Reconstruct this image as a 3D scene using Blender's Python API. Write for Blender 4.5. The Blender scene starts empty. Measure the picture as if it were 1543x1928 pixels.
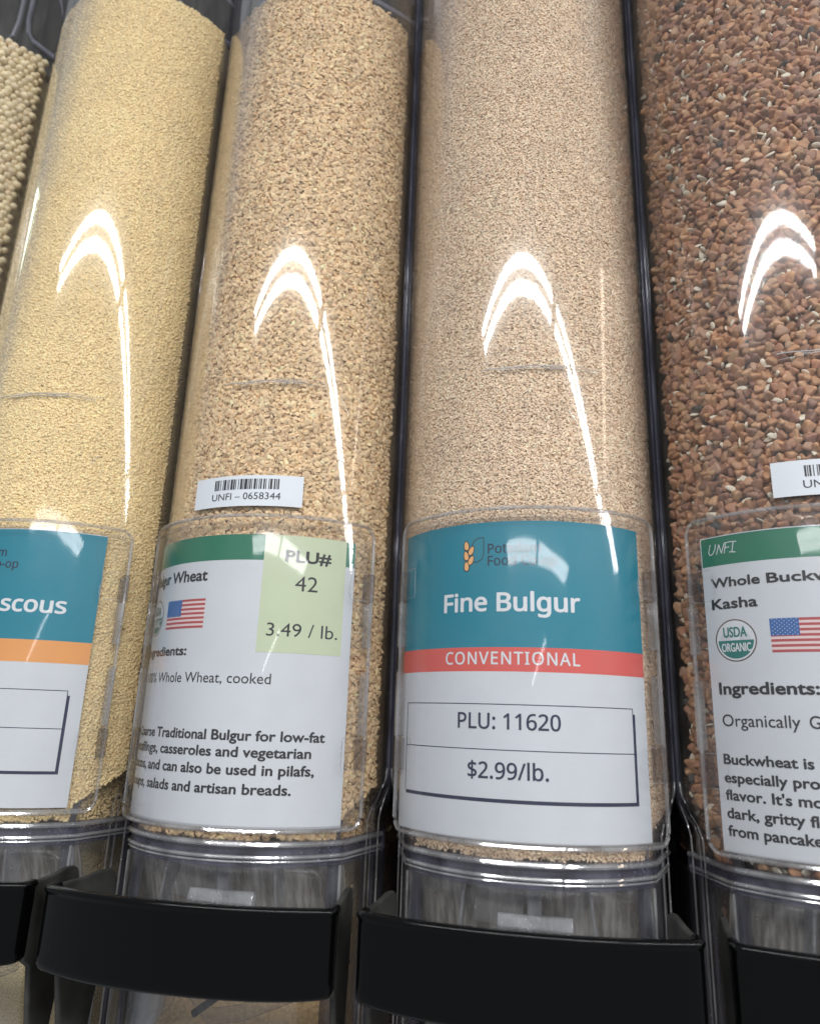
import bpy, math, random, os
import numpy as np
from mathutils import Matrix, Vector
random.seed(7); rng = np.random.default_rng(7)
S = bpy.context.scene
COL = S.collection

# ------------------------------------------------------------ camera
YAW, PITCH, ROLL = 0.1955018, 0.2794048, 0.0347036
fw = Vector((-math.sin(YAW)*math.cos(PITCH), math.cos(YAW)*math.cos(PITCH), math.sin(PITCH)))
r0 = Vector((math.cos(YAW), math.sin(YAW), 0)); u0 = r0.cross(fw)
rr = math.cos(ROLL)*r0 + math.sin(ROLL)*u0; uu = -math.sin(ROLL)*r0 + math.cos(ROLL)*u0
cam = bpy.data.cameras.new('camera'); camo = bpy.data.objects.new('camera', cam); COL.objects.link(camo)
M = Matrix((rr, uu, -fw)).transposed().to_4x4(); M.translation = Vector((0.0106725, -0.3492766, -0.0836139))
camo.matrix_world = M
cam.sensor_fit = 'VERTICAL'; cam.sensor_height = 24; cam.lens = 1368.82/1928*24
cam.clip_start = 0.01; cam.clip_end = 60
cam.dof.use_dof = True; cam.dof.focus_distance = 0.305; cam.dof.aperture_fstop = 8.0
S.camera = camo
# ------------------------------------------------------------ world and lamps
W = bpy.data.worlds.new("World"); S.world = W; W.use_nodes = True
bg = W.node_tree.nodes['Background']; bg.inputs[0].default_value = (0.93, 0.96, 1.0, 1); bg.inputs[1].default_value = 0.34
S.view_settings.view_transform = 'Standard'; S.view_settings.look = 'None'; S.view_settings.exposure = 0.14; S.view_settings.gamma = 1
S.cycles.max_bounces = 10; S.cycles.transparent_max_bounces = 40; S.cycles.diffuse_bounces = 4
S.cycles.sample_clamp_indirect = 6; S.cycles.caustics_reflective = False; S.cycles.caustics_refractive = False
def lamp(x0, x1, y, z, w, rad, col=(0.98, 0.99, 1.0)):
    # strip lamp facing down
    l = bpy.data.lights.new('strip_lamp', 'AREA'); l.shape = 'RECTANGLE'; l.size = abs(x1-x0); l.size_y = w
    l.energy = rad*math.pi*l.size*w; l.color = col
    o = bpy.data.objects.new('strip_lamp', l); COL.objects.link(o); o.location = ((x0+x1)/2, y, z)
    o.rotation_euler = (0, 0, 0)
    return o
Zc = 1.7
for (y, L) in ((-2.316, 70), (-2.508, 70)):
    w_ = .078 if y > -2.4 else .098
    lamp(-1.72, 1.2, y, Zc, w_, L); lamp(1.38, 4.7, y, Zc, w_, L); lamp(4.9, 8.2, y, Zc, w_, L)
for (y, L) in ((-7.25, 10), (-7.80, 10)):
    lamp(-1.72, 1.2, y, Zc, 0.50, L); lamp(1.38, 4.7, y, Zc, 0.50, L)
for (a, b, col, L) in (((2.35, -.50), (4.9, -1.65), (1, .80, .62), 13), ((-2.45, -.20), (-4.9, .05), (.80, 1, .78), 12)):  # two tinted strips added to give the faint side streaks on the tubes
    o_ = lamp(0, math.dist(a, b), 0, Zc, .13, L, col); o_.location = ((a[0]+b[0])/2, (a[1]+b[1])/2, Zc); o_.rotation_euler = (0, 0, math.atan2(b[1]-a[1], b[0]-a[0]))
for o_ in (lamp(0, 18, -24, Zc, 0.5, 8),):
    o_.rotation_euler = (0, 0, math.radians(86)); o_.location = (3.4, -24, Zc)

# ------------------------------------------------------------ dimensions (metres)
P = 0.12; RT = 0.06205; RI = 0.0610; RH = 0.06575; RP = 0.06280
TH = math.radians(69.5)

# ------------------------------------------------------------ materials
def newmat(n):
    m = bpy.data.materials.new(n); m.use_nodes = True; nt = m.node_tree; nt.nodes.clear()
    return m, nt, nt.nodes.new, nt.links.new
def plastic(name, col, rough=.35, spec=.5, bump=0, bscale=200, varn=0, coat=0):
    m, nt, N, L = newmat(name)
    out = N('ShaderNodeOutputMaterial'); b = N('ShaderNodeBsdfPrincipled'); L(b.outputs[0], out.inputs[0])
    b.inputs['Base Color'].default_value = (*col, 1); b.inputs['Roughness'].default_value = rough
    b.inputs['Specular IOR Level'].default_value = spec; b.inputs['Coat Weight'].default_value = coat
    tc = N('ShaderNodeTexCoord')
    if bump:
        n = N('ShaderNodeTexNoise'); n.inputs['Scale'].default_value = bscale; n.inputs['Detail'].default_value = 4
        L(tc.outputs['Object'], n.inputs['Vector'])
        bm = N('ShaderNodeBump'); bm.inputs['Strength'].default_value = bump; bm.inputs['Distance'].default_value = .0004
        L(n.outputs['Fac'], bm.inputs['Height']); L(bm.outputs[0], b.inputs['Normal'])
    if varn:
        n = N('ShaderNodeTexNoise'); n.inputs['Scale'].default_value = 60; n.inputs['Detail'].default_value = 5
        L(tc.outputs['Object'], n.inputs['Vector'])
        mr = N('ShaderNodeMapRange'); mr.inputs[1].default_value = .3; mr.inputs[2].default_value = .7
        mr.inputs[3].default_value = 1-varn; mr.inputs[4].default_value = 1
        L(n.outputs['Fac'], mr.inputs[0])
        mx = N('ShaderNodeMix'); mx.data_type = 'RGBA'; mx.blend_type = 'MULTIPLY'; mx.inputs[0].default_value = 1
        mx.inputs[6].default_value = (*col, 1); L(mr.outputs[0], mx.inputs[7]); L(mx.outputs[2], b.inputs['Base Color'])
    return m
def clear(name, tint=(.985, .98, .975), f0=.024, rough=.034, haze=.0, hazecol=(.5, .5, .48), wave=.07, wscale=28, streak=False, glow=.24, edge=None, tir=0):
    """thin-walled clear plastic: what is not mirrored goes straight through"""
    m, nt, N, L = newmat(name)
    out = N('ShaderNodeOutputMaterial')
    g = N('ShaderNodeNewGeometry'); d = N('ShaderNodeVectorMath'); d.operation = 'DOT_PRODUCT'
    L(g.outputs['Normal'], d.inputs[0]); L(g.outputs['Incoming'], d.inputs[1])
    a = N('ShaderNodeMath'); a.operation = 'ABSOLUTE'; L(d.outputs['Value'], a.inputs[0])
    s = N('ShaderNodeMath'); s.operation = 'SUBTRACT'; s.inputs[0].default_value = 1; s.use_clamp = True; L(a.outputs[0], s.inputs[1])
    pw = N('ShaderNodeMath'); pw.operation = 'POWER'; pw.inputs[1].default_value = 5; L(s.outputs[0], pw.inputs[0])
    mr = N('ShaderNodeMapRange'); mr.inputs[3].default_value = f0; mr.inputs[4].default_value = .92; L(pw.outputs[0], mr.inputs[0])
    fac = mr.outputs[0]
    if tir:       # total internal reflection in the thick wall towards the silhouette
        ms = N('ShaderNodeMapRange'); ms.interpolation_type = 'SMOOTHSTEP'; ms.inputs[1].default_value = .40; ms.inputs[2].default_value = .74
        ms.inputs[4].default_value = tir; L(s.outputs[0], ms.inputs[0])
        mxx = N('ShaderNodeMath'); mxx.operation = 'MAXIMUM'; L(ms.outputs[0], mxx.inputs[0]); L(fac, mxx.inputs[1]); fac = mxx.outputs[0]
    tc = N('ShaderNodeTexCoord')
    n = N('ShaderNodeTexNoise'); n.inputs['Scale'].default_value = wscale; n.inputs['Detail'].default_value = 2
    mp = N('ShaderNodeMapping'); mp.inputs['Scale'].default_value = (1, 1, .35)
    oi = N('ShaderNodeObjectInfo'); va = N('ShaderNodeVectorMath'); va.operation = 'ADD'; cb = N('ShaderNodeCombineXYZ')
    ml = N('ShaderNodeMath'); ml.operation = 'MULTIPLY'; ml.inputs[1].default_value = 37; L(oi.outputs['Random'], ml.inputs[0]); L(ml.outputs[0], cb.inputs[2])
    L(tc.outputs['Object'], va.inputs[0]); L(cb.outputs[0], va.inputs[1])
    L(va.outputs[0], mp.inputs['Vector']); L(mp.outputs[0], n.inputs['Vector'])
    bm = N('ShaderNodeBump'); bm.inputs['Strength'].default_value = wave; bm.inputs['Distance'].default_value = .0006
    L(n.outputs['Fac'], bm.inputs['Height'])
    g1 = N('ShaderNodeBsdfGlossy'); g1.inputs['Roughness'].default_value = rough; L(bm.outputs[0], g1.inputs['Normal'])
    g2 = N('ShaderNodeBsdfGlossy'); g2.inputs['Roughness'].default_value = .12; L(bm.outputs[0], g2.inputs['Normal'])
    gm = N('ShaderNodeMixShader'); gm.inputs[0].default_value = glow; L(g1.outputs[0], gm.inputs[1]); L(g2.outputs[0], gm.inputs[2])
    t = N('ShaderNodeBsdfTransparent'); t.inputs[0].default_value = (*tint, 1)
    under = t
    if edge:      # long path through the material at grazing angles deepens its tint
        mxc = N('ShaderNodeMix'); mxc.data_type = 'RGBA'; mxc.inputs[6].default_value = (*tint, 1); mxc.inputs[7].default_value = (*edge, 1)
        p2 = N('ShaderNodeMath'); p2.operation = 'POWER'; p2.inputs[1].default_value = 2.5; L(s.outputs[0], p2.inputs[0])
        L(p2.outputs[0], mxc.inputs[0]); L(mxc.outputs[2], t.inputs[0])
    if haze:
        df = N('ShaderNodeBsdfDiffuse'); df.inputs[0].default_value = (*hazecol, 1)
        hm = N('ShaderNodeMixShader'); L(t.outputs[0], hm.inputs[1]); L(df.outputs[0], hm.inputs[2])
        n2 = N('ShaderNodeTexNoise'); n2.inputs['Scale'].default_value = 1; n2.inputs['Detail'].default_value = 6
        m2 = N('ShaderNodeMapping'); m2.inputs['Scale'].default_value = (420, 120, 45) if streak else (90, 90, 60)
        L(tc.outputs['Object'], m2.inputs['Vector']); L(m2.outputs[0], n2.inputs['Vector'])
        r2 = N('ShaderNodeMapRange'); r2.inputs[1].default_value = .4; r2.inputs[2].default_value = .75
        r2.inputs[3].default_value = haze*.45; r2.inputs[4].default_value = min(1, haze*1.7); L(n2.outputs['Fac'], r2.inputs[0])
        vo = N('ShaderNodeTexVoronoi'); vo.inputs['Scale'].default_value = 480; L(tc.outputs['Object'], vo.inputs['Vector'])
        lt = N('ShaderNodeMath'); lt.operation = 'LESS_THAN'; lt.inputs[1].default_value = .13 if haze > .1 else .05; L(vo.outputs['Distance'], lt.inputs[0])
        n3 = N('ShaderNodeTexNoise'); n3.inputs['Scale'].default_value = 120; L(tc.outputs['Object'], n3.inputs['Vector'])
        gt = N('ShaderNodeMath'); gt.operation = 'GREATER_THAN'; gt.inputs[1].default_value = .58; L(n3.outputs['Fac'], gt.inputs[0])
        mu = N('ShaderNodeMath'); mu.operation = 'MULTIPLY'; L(lt.outputs[0], mu.inputs[0]); L(gt.outputs[0], mu.inputs[1])
        ma = N('ShaderNodeMath'); ma.operation = 'MULTIPLY_ADD'; ma.inputs[1].default_value = .6; L(mu.outputs[0], ma.inputs[0]); L(r2.outputs[0], ma.inputs[2]); ma.use_clamp = True
        L(ma.outputs[0], hm.inputs[0]); under = hm
    mx = N('ShaderNodeMixShader'); L(fac, mx.inputs[0]); L(under.outputs[0], mx.inputs[1]); L(gm.outputs[0], mx.inputs[2])
    L(mx.outputs[0], out.inputs[0])
    return m
def grainmat(name, rough=.7, trans=.0):
    m, nt, N, L = newmat(name)
    out = N('ShaderNodeOutputMaterial'); b = N('ShaderNodeBsdfPrincipled'); L(b.outputs[0], out.inputs[0])
    at = N('ShaderNodeAttribute'); at.attribute_type = 'INSTANCER'; at.attribute_name = 'gcol'
    tc = N('ShaderNodeTexCoord'); n = N('ShaderNodeTexNoise'); n.inputs['Scale'].default_value = 2.2; n.inputs['Detail'].default_value = 3
    L(tc.outputs['Object'], n.inputs['Vector'])
    mr = N('ShaderNodeMapRange'); mr.inputs[1].default_value = .3; mr.inputs[2].default_value = .7; mr.inputs[3].default_value = .86; mr.inputs[4].default_value = 1.08
    L(n.outputs['Fac'], mr.inputs[0])
    mx = N('ShaderNodeMix'); mx.data_type = 'RGBA'; mx.blend_type = 'MULTIPLY'; mx.inputs[0].default_value = 1
    L(at.outputs['Color'], mx.inputs[6]); L(mr.outputs[0], mx.inputs[7]); L(mx.outputs[2], b.inputs['Base Color'])
    b.inputs['Roughness'].default_value = rough; b.inputs['Specular IOR Level'].default_value = .35
    return m
def bedmat(name, col, scale):
    m, nt, N, L = newmat(name)
    out = N('ShaderNodeOutputMaterial'); b = N('ShaderNodeBsdfPrincipled'); L(b.outputs[0], out.inputs[0])
    tc = N('ShaderNodeTexCoord'); v = N('ShaderNodeTexVoronoi'); v.inputs['Scale'].default_value = scale
    L(tc.outputs['Object'], v.inputs['Vector'])
    hs = N('ShaderNodeMix'); hs.data_type = 'RGBA'
    hs.inputs[6].default_value = (*col, 1); hs.inputs[7].default_value = (*[c*.7 for c in col], 1)
    L(v.outputs['Distance'], hs.inputs[0]); L(hs.outputs[2], b.inputs['Base Color'])
    bm = N('ShaderNodeBump'); bm.inputs['Distance'].default_value = -.001; L(v.outputs['Distance'], bm.inputs['Height']); L(bm.outputs[0], b.inputs['Normal'])
    b.inputs['Roughness'].default_value = .9
    return m
TUBE = clear('clear_tube_plastic', haze=.042, streak=True, edge=(.80, .80, .84), tir=.5, wave=.16, wscale=14)
HOLD = clear('clear_holder_plastic', tint=(.99, .988, .985), f0=.034, wave=.22, wscale=60, haze=.012, glow=.16, edge=(.62, .62, .66))
RIM = clear('clear_rim_plastic', tint=(.93, .93, .94), f0=.12, rough=.06, wave=.1, glow=.4, edge=(.74, .74, .76), haze=.22, hazecol=(.6, .6, .6))
SMOKE = clear('thick_smoky_clear_plastic', tint=(.70, .70, .76), f0=.06, rough=.06, wave=.2, haze=.22, hazecol=(.26, .26, .33), edge=(.40, .40, .47))
CHUTE = clear('clear_chute_plastic', tint=(.92, .92, .92), f0=.06, rough=.03, wave=.3, wscale=40, haze=.05, hazecol=(.5, .5, .5), glow=.2, edge=(.62, .62, .68))
SCUFF = clear('scuffed_chute_plastic', tint=(.72, .72, .70), f0=.05, rough=.15, wave=.6, haze=.60, hazecol=(.47, .44, .39), streak=True)
CLIP = clear('grey_clear_clip_plastic', tint=(.86, .85, .86), f0=.08, rough=.06, haze=.08, hazecol=(.45, .43, .43), edge=(.6, .6, .62))
RAIL = plastic('dark_blue_grey_plastic', (.13, .132, .18), .28, .5, .3, 300, .3)
BLACK = plastic('glossy_black_plastic', (.0016, .0017, .0019), .12, .20, .04, 500)
DUSTY = plastic('dusty_black_plastic', (.062, .062, .057), .5, .25, .2, 500, .7)
DARK = plastic('dark_cabinet_grey', (.009, .010, .0105), .6, .3, .2, 80, .3)
PIT = plastic('black_recess', (.006, .006, .006), .6, .2)
FROST = clear('frosted_gate_plastic', tint=(.80, .81, .84), f0=.12, rough=.10, haze=.42, hazecol=(.66, .67, .70))
CREASE = plastic('worn_crease', (.34, .34, .36), .5)
GATE = clear('milky_gate_plastic', tint=(.85, .86, .88), f0=.14, rough=.10, haze=.30, hazecol=(.75, .76, .80), wave=.4, wscale=90)
SCRATCH = clear('scratched_plastic', tint=(.8, .8, .8), f0=.45, rough=.32, haze=.9, hazecol=(.95, .95, .95))
def paper(name, c): return plastic(name, c, .42, .45, .12, 900, .05)
WHITE = paper('white_paper', (.595, .625, .665)); YEL = paper('pale_green_paper', (.53, .605, .42))
TEAL = paper('teal_ink', (.004, .205, .29)); RED = paper('coral_red_ink', (.66, .10, .085)); ORA = paper('orange_ink', (.76, .33, .10))
GRN = paper('green_ink', (.012, .165, .095)); INK = paper('black_ink', (.016, .017, .022)); NAVY = paper('navy_ink', (.018, .022, .06))
WINK = paper('white_ink', (.68, .71, .745)); GOLD = paper('pale_orange_ink', (.80, .42, .17)); BRN = paper('brown_ink', (.10, .055, .045))
FRED = paper('flag_red_ink', (.42, .07, .075)); FWHT = paper('flag_pink_white_ink', (.74, .58, .58)); FBLU = paper('flag_blue_ink', (.03, .12, .36))
SEAL = paper('seal_green_ink', (.015, .17, .15))

# ------------------------------------------------------------ helpers
def mesh_obj(name, V, F, mat, parent=None, off=(0, 0, 0), smooth=True, ang=40):
    me = bpy.data.meshes.new(name); me.from_pydata([tuple(v) for v in V], [], F); me.update()
    me.materials.append(mat)
    if smooth:
        me.polygons.foreach_set('use_smooth', [True]*len(me.polygons))
        try: me.set_sharp_from_angle(angle=math.radians(ang))
        except Exception: pass
    o = bpy.data.objects.new(name, me); COL.objects.link(o)
    if parent is not None: o.parent = parent
    o.location = off
    return o
def cyl(s, z, R, Rs=None):      # s = arc length measured on radius RP unless given
    t = s/(Rs or R); return (R*math.sin(t), -R*math.cos(t), z)
def empty(name, loc, label, cat, group=None):
    o = bpy.data.objects.new(name, None); COL.objects.link(o); o.location = loc; o.empty_display_size = .02
    o['label'] = label; o['category'] = cat
    if group: o['group'] = group
    return o
class MB:
    def __init__(s): s.V = []; s.F = []
    def add(s, V, F):
        b = len(s.V); s.V += [tuple(v) for v in V]; s.F += [tuple(i+b for i in f) for f in F]
    def plate(s, s0, s1, z0, z1, R0, R1, rad=0, Rs=RP, step=.0015, cut=None):
        """curved plate between radii R0<R1 ; s on Rs, rounded corners rad"""
        n = max(2, int(abs(s1-s0)/step)+1); ss = list(np.linspace(s0, s1, n))
        if rad:
            e = [s0+rad*(1-math.cos(a)) for a in np.linspace(0, math.pi/2, 7)]
            ss = e + list(np.linspace(s0+rad, s1-rad, n))[1:-1] + [s0+s1-x for x in reversed(e)]
        V = []; F = []
        for x in ss:
            d = 0
            if rad:
                q = min(x-s0, s1-x)
                if q < rad: d = rad - math.sqrt(max(0, rad*rad-(rad-q)**2))
            lo, hi = z0+d, z1-d
            for (R, z) in ((R1, lo), (R1, hi), (R0, hi), (R0, lo)): V.append(cyl(x*R/Rs, z, R))
        for k in range(len(ss)-1):
            a = 4*k; b = a+4
            for j in range(4): F.append((a+j, b+j, b+(j+1) % 4, a+(j+1) % 4))
        F.append((0, 1, 2, 3)); e = 4*(len(ss)-1); F.append((e+3, e+2, e+1, e))
        s.add(V, F)
    def rod(s, pts, r, n=8, closed=False):
        pts = [Vector(p) for p in pts]; m = len(pts); V = []; F = []
        for k, p in enumerate(pts):
            a = pts[(k-1) % m] if (closed or k) else p; b = pts[(k+1) % m] if (closed or k < m-1) else p
            t = (b-a).normalized(); up = Vector((0, 0, 1)) if abs(t.z) < .9 else Vector((0, 1, 0))
            x = t.cross(up).normalized(); y = x.cross(t)
            rad = r if not isinstance(r, (list, tuple)) else r[k]
            for j in range(n):
                w = 2*math.pi*j/n; V.append(p + x*math.cos(w)*rad + y*math.sin(w)*rad)
        for k in range(m if closed else m-1):
            a = k*n; b = ((k+1) % m)*n
            for j in range(n): F.append((a+j, a+(j+1) % n, b+(j+1) % n, b+j))
        if not closed: F.append(tuple(range(n-1, -1, -1))); F.append(tuple((m-1)*n+j for j in range(n)))
        s.add(V, F)
    def box(s, c, d, rot=None):
        V = []; R = rot or Matrix.Identity(3)
        for z in (-1, 1):
            for (x, y) in ((-1, -1), (1, -1), (1, 1), (-1, 1)):
                V.append(Vector(c) + R @ Vector((x*d[0]/2, y*d[1]/2, z*d[2]/2)))
        s.add(V, [(3, 2, 1, 0), (4, 5, 6, 7), (0, 1, 5, 4), (1, 2, 6, 5), (2, 3, 7, 6), (3, 0, 4, 7)])
    def loft(s, rings, caps=True):
        n = len(rings[0]); V = [p for r in rings for p in r]; F = []
        for k in range(len(rings)-1):
            for j in range(n):
                F.append((k*n+j, k*n+(j+1) % n, (k+1)*n+(j+1) % n, (k+1)*n+j))
        if caps: F.append(tuple(range(n-1, -1, -1))); F.append(tuple((len(rings)-1)*n+j for j in range(n)))
        s.add(V, F)
    def obj(s, name, mat, parent=None, off=(0, 0, 0), smooth=True, ang=40, bevel=0):
        o = mesh_obj(name, s.V, s.F, mat, parent, off, smooth, ang)
        if bevel:
            b = o.modifiers.new('bevel', 'BEVEL'); b.width = bevel; b.segments = 3; b.limit_method = 'ANGLE'; b.angle_limit = math.radians(50)
        return o

# ------------------------------------------------------------ lettering
FONT = None
try:
    fp = os.path.join(bpy.utils.system_resource('DATAFILES', path='fonts'), 'NotoSansHebrew-Regular.woff2')
    if os.path.exists(fp): FONT = bpy.data.fonts.load(fp)
except Exception: FONT = None
def text_geo(body, sp=1.0, noto=False):
    cu = bpy.data.curves.new('lettering', 'FONT'); cu.body = body; cu.size = 1; cu.space_character = sp; cu.resolution_u = 4
    if noto and FONT: cu.font = FONT
    o = bpy.data.objects.new('lettering', cu); me = o.to_mesh()
    V = np.array([v.co[:2] for v in me.vertices]).reshape(-1, 2); F = [tuple(p.vertices) for p in me.polygons]
    o.to_mesh_clear(); bpy.data.objects.remove(o); bpy.data.curves.remove(cu)
    return V, F
CAPH = {}
def caph(noto):
    if noto not in CAPH: V, F = text_geo('H', 1, noto); CAPH[noto] = V[:, 1].max()-V[:, 1].min()
    return CAPH[noto]
def text(name, body, s0, s1, zb, cap, mat, parent, off, bold=0, R=RP+.00012, sp=1.0, noto=False):
    """millimetres on the curved paper; the line fills s0..s1, capitals are cap high, bold = stroke gain in mm"""
    import bmesh
    V, F = text_geo(body, sp, noto); k = (s1-s0)/(V[:, 0].max()-V[:, 0].min()); ky = cap/caph(noto)
    x = (V[:, 0]-V[:, 0].min())*k+s0; z = V[:, 1]*ky+zb
    bm = bmesh.new(); vs = [bm.verts.new((a, b, 0)) for a, b in zip(x, z)]
    for f in F:
        try: bm.faces.new([vs[j] for j in f])
        except ValueError: pass
    for c in np.arange(s0+.7, s1, .9):     # let the letters bend with the paper
        bmesh.ops.bisect_plane(bm, geom=bm.verts[:]+bm.edges[:]+bm.faces[:], plane_co=(c, 0, 0), plane_no=(1, 0, 0))
    bm.verts.index_update()
    base = [(v.co.x, v.co.y) for v in bm.verts]; FF = [tuple(v.index for v in f.verts) for f in bm.faces]; bm.free()
    sh = [(0, 0)]
    if bold: sh += [(bold*math.cos(a), bold*.8*math.sin(a)) for a in np.linspace(0, 2*math.pi, 9)[:-1]]
    out = []; G = []
    for q, (dx, dz) in enumerate(sh):
        n0 = len(out); out += [cyl((a+dx)/1000, (b+dz)/1000, R+q*3e-6) for a, b in base]; G += [tuple(j+n0 for j in f) for f in FF]
    return mesh_obj(name, out, G, mat, parent, off, smooth=False)

# ------------------------------------------------------------ the bin
SH0, SH1 = -.109, -.124          # shoulder
def sect(w, inset=0.0, z=0, n=28):
    """open section left to right: w=0 upper tube, w=1 lower chute"""
    th = TH + (math.radians(49.0)-TH)*w; R = RT-inset
    q = (.0583 + (.0552-.0583)*w - inset, -.0215 + (-.012+.0215)*w)
    pts = [(-q[0], .095), (-q[0], .03), (-q[0], q[1]+.0001)]
    for t in np.linspace(-th, th, n): pts.append((R*math.sin(t), -R*math.cos(t)))
    pts += [(q[0], q[1]+.0001), (q[0], .03), (q[0], .095)]
    return [(x, y, z) for x, y in pts]
def shell(zs, ws, t=.0011):
    mb = MB(); rings = []
    for z, w in zip(zs, ws):
        o = sect(w, 0, z); i = sect(w, t, z); rings.append(o + i[::-1])
    mb.loft(rings); return mb
BINLAB = {-3: 'clear bin at far left full of round pearl couscous', -2: 'clear gravity bin of fine yellow couscous behind the orange-banded label',
          -1: 'clear gravity bin of coarse brown bulgur behind the green-topped label', 0: 'clear gravity bin of fine pale bulgur behind the red-banded teal label',
          1: 'clear gravity bin of dark buckwheat at the right edge'}
BG = 'clear gravity bins in a row'
def make_bin():
    root = empty('gravity_bin', (0, 0, 0), BINLAB[0], 'food dispenser', BG)
    shell([.46, SH0], [0, 0]).obj('tube', TUBE, root, ang=60)
    zs = [SH0-.0001, -.112, -.116, -.120, SH1, -.131]; ws = [0, .10, .5, .85, 1, 1]
    shell(zs, ws).obj('shoulder', TUBE, root, ang=60)
    shell([-.1395, -.160, -.235], [1, 1, .98]).obj('chute', CHUTE, root, ang=60)
    # moulded ridge round the chute
    mb = MB()
    for (z, h, dr) in ((-.1316, .0022, .0012), (-.1362, .0015, .0008), (-.1378, .0009, .0006)):
        rings = []
        for a in np.linspace(0, 2*math.pi, 9)[:-1]: pass
        path = [p for p in sect(1, -dr*.6, z)][2:-2]
        mb.rod(path, h*.5, 8)
    mb.obj('ridge', RIM, root)
    mb = MB(); rings = [sect(1, .0004, z)[2:-2] + sect(1, .0022, z)[2:-2][::-1] for z in (-.1305, -.1398)]; mb.loft(rings); mb.obj('collar', SMOKE, root, ang=60)
    # side rails of the tube: the bars seen at each seam, sweeping inwards below
    for sx in (-1, 1):
        for k, (dx, y0, r) in enumerate(((.0002, -.0165, .0010), (.0006, -.0125, .0012), (-.0002, -.0075, .0014))):
            pts = []
            for z in list(np.linspace(.46, -.106, 6)) + [-.110, -.114, -.118, -.122, -.127, -.134, -.16, -.235]:
                w = min(1, max(0, (-.107-z)/.020)); w = w*w*(3-2*w)
                x = .0588+dx*.6 + (-.0060-.0022*(2-k)-dx*.6)*w
                y = y0 + (.004+.004*k)*w
                pts.append((sx*x, y, z))
            mb = MB(); mb.rod(pts, r, 8); mb.obj('side_rail', RAIL if k else SMOKE, root)
        # thick edge of the shoulder seen as a dark band
        mb = MB(); ring = []
        path = [(68.5, -.1075), (62, -.1105), (57, -.1145), (52.5, -.119), (50.2, -.1235), (49.3, -.129), (49.0, -.1395), (49.0, -.17), (49, -.235)]
        for k, (t, z) in enumerate(path):
            a = math.radians(t); b = math.radians(t-3.4)
            q = lambda ang, R, zz: (sx*R*math.sin(ang), -R*math.cos(ang), zz)
            dz = -.0035 if k < 4 else 0
            ring.append([q(a, RT-.0024, z+dz*.2), q(b, RT-.0024, z+dz), q(b, RT-.0052, z+dz), q(a, RT-.0052, z+dz*.2)])
        mb.loft(ring); mb.obj('shoulder_band', SMOKE, root)
    for sx in (-1, 1):
        for (x0, y0, dx) in ((.0590, -.0185, -.0070), (.0580, -.0150, -.0052), (.0596, -.0110, -.0044)):
            pts = []
            for z in [-.104, -.108, -.112, -.116, -.120, -.125, -.131, -.16, -.235]:
                w = min(1, max(0, (-.105-z)/.022)); w = w*w*(3-2*w); pts.append((sx*(x0+dx*w), y0-.004*w, z))
            mb = MB(); mb.rod(pts, .00045, 6); mb.obj('flange_edge', RIM, root)
    # back of the bin above the grain
    mb = MB(); mb.box((0, .0965, .12), (.113, .002, .72)); mb.obj('back_wall', DARK, root)
    mb = MB(); mb.box((0, .006, .407), (.112, .002, .155)); wl = mb.obj('lid_panel', DARK, root)
    mb = MB(); m2 = MB()
    for sx in (-1, 1):
        mb.rod([(sx*.004, .002, .47), (sx*.004, .002, .400), (sx*.0065, .002, .387), (sx*.014, .001, .377), (sx*.048, 0, .346), (sx*.0555, 0, .338)], .0017, 8)
        mb.rod([(sx*.0545, .0, .47), (sx*.0540, .0, .378), (sx*.0520, -.004, .362), (sx*.0545, -.008, .345)], .0014, 8)
        mb.rod([(sx*.030, -.002, .47), (sx*.031, -.002, .410), (sx*.037, -.002, .392), (sx*.052, -.003, .372)], .0010, 8)
        V = [(sx*x, y, z) for y in (.0035, .0049) for x, z in ((.006, .470), (.006, .400), (.0085, .388), (.015, .380), (.047, .350), (.052, .350), (.052, .470))]
        F = [tuple(range(7)) if sx < 0 else tuple(range(6, -1, -1)), tuple(range(13, 6, -1)) if sx < 0 else tuple(range(7, 14))] + [(j, (j+1) % 7, (j+1) % 7+7, j+7) for j in range(7)]
        m2.add(V, F)
    mb.obj('lid_frame', RAIL, wl); m2.obj('lid_opening', PIT, wl, smooth=False)
    # cast line across the tube front
    mb = MB(); r = .00013
    for (a, b, z, rr_) in ((-17, 21, .0649, .00026), (-10, 34, .0640, .00016), (10, 36, .0655, .00013)):
        mb.rod([cyl(s/1000, z+.0002*math.sin(s*.35)+random.uniform(-.00004, .00004), RT+.00005) for s in np.arange(a, b, 1.5)], rr_, 6)
    mb.obj('mould_line', SCRATCH, root)
    # chute inside
    mb = MB()
    V = []
    for (y, z) in ((-.046, -.1375), (-.036, -.160), (-.027, -.180)):
        for x in np.linspace(-.046, .046, 9): V.append((x, y + .010*(x/.046)**2, z))
    F = [(k*9+j, k*9+j+1, (k+1)*9+j+1, (k+1)*9+j) for k in range(2) for j in range(8)]
    o = mesh_obj('chute_floor', V, F, SCUFF, root); sm = o.modifiers.new('thick', 'SOLIDIFY'); sm.thickness = .002
    mb = MB()
    for sx in (-1, 1):      # inner guide ribs of the chute
        mb = MB(); mb.box((sx*.0445, -.037, -.158), (.0042, .0015, .036), Matrix.Rotation(sx*-.09, 3, 'Y')); mb.obj('guide_rib', FROST, root, bevel=.0004)
        mb = MB(); mb.box((sx*.024, -.047, -.152), (.0012, .010, .022), Matrix.Rotation(sx*-.12, 3, 'Y')); mb.obj('guide_rib', FROST, root, bevel=.0004)
    mb = MB(); mb.box((-.010, -.0505, -.1475), (.018, .0012, .014), Matrix.Rotation(.12, 3, 'Y') @ Matrix.Rotation(-.40, 3, 'X')); mb.obj('gate_flap', CHUTE, root, bevel=.0004)
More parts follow.
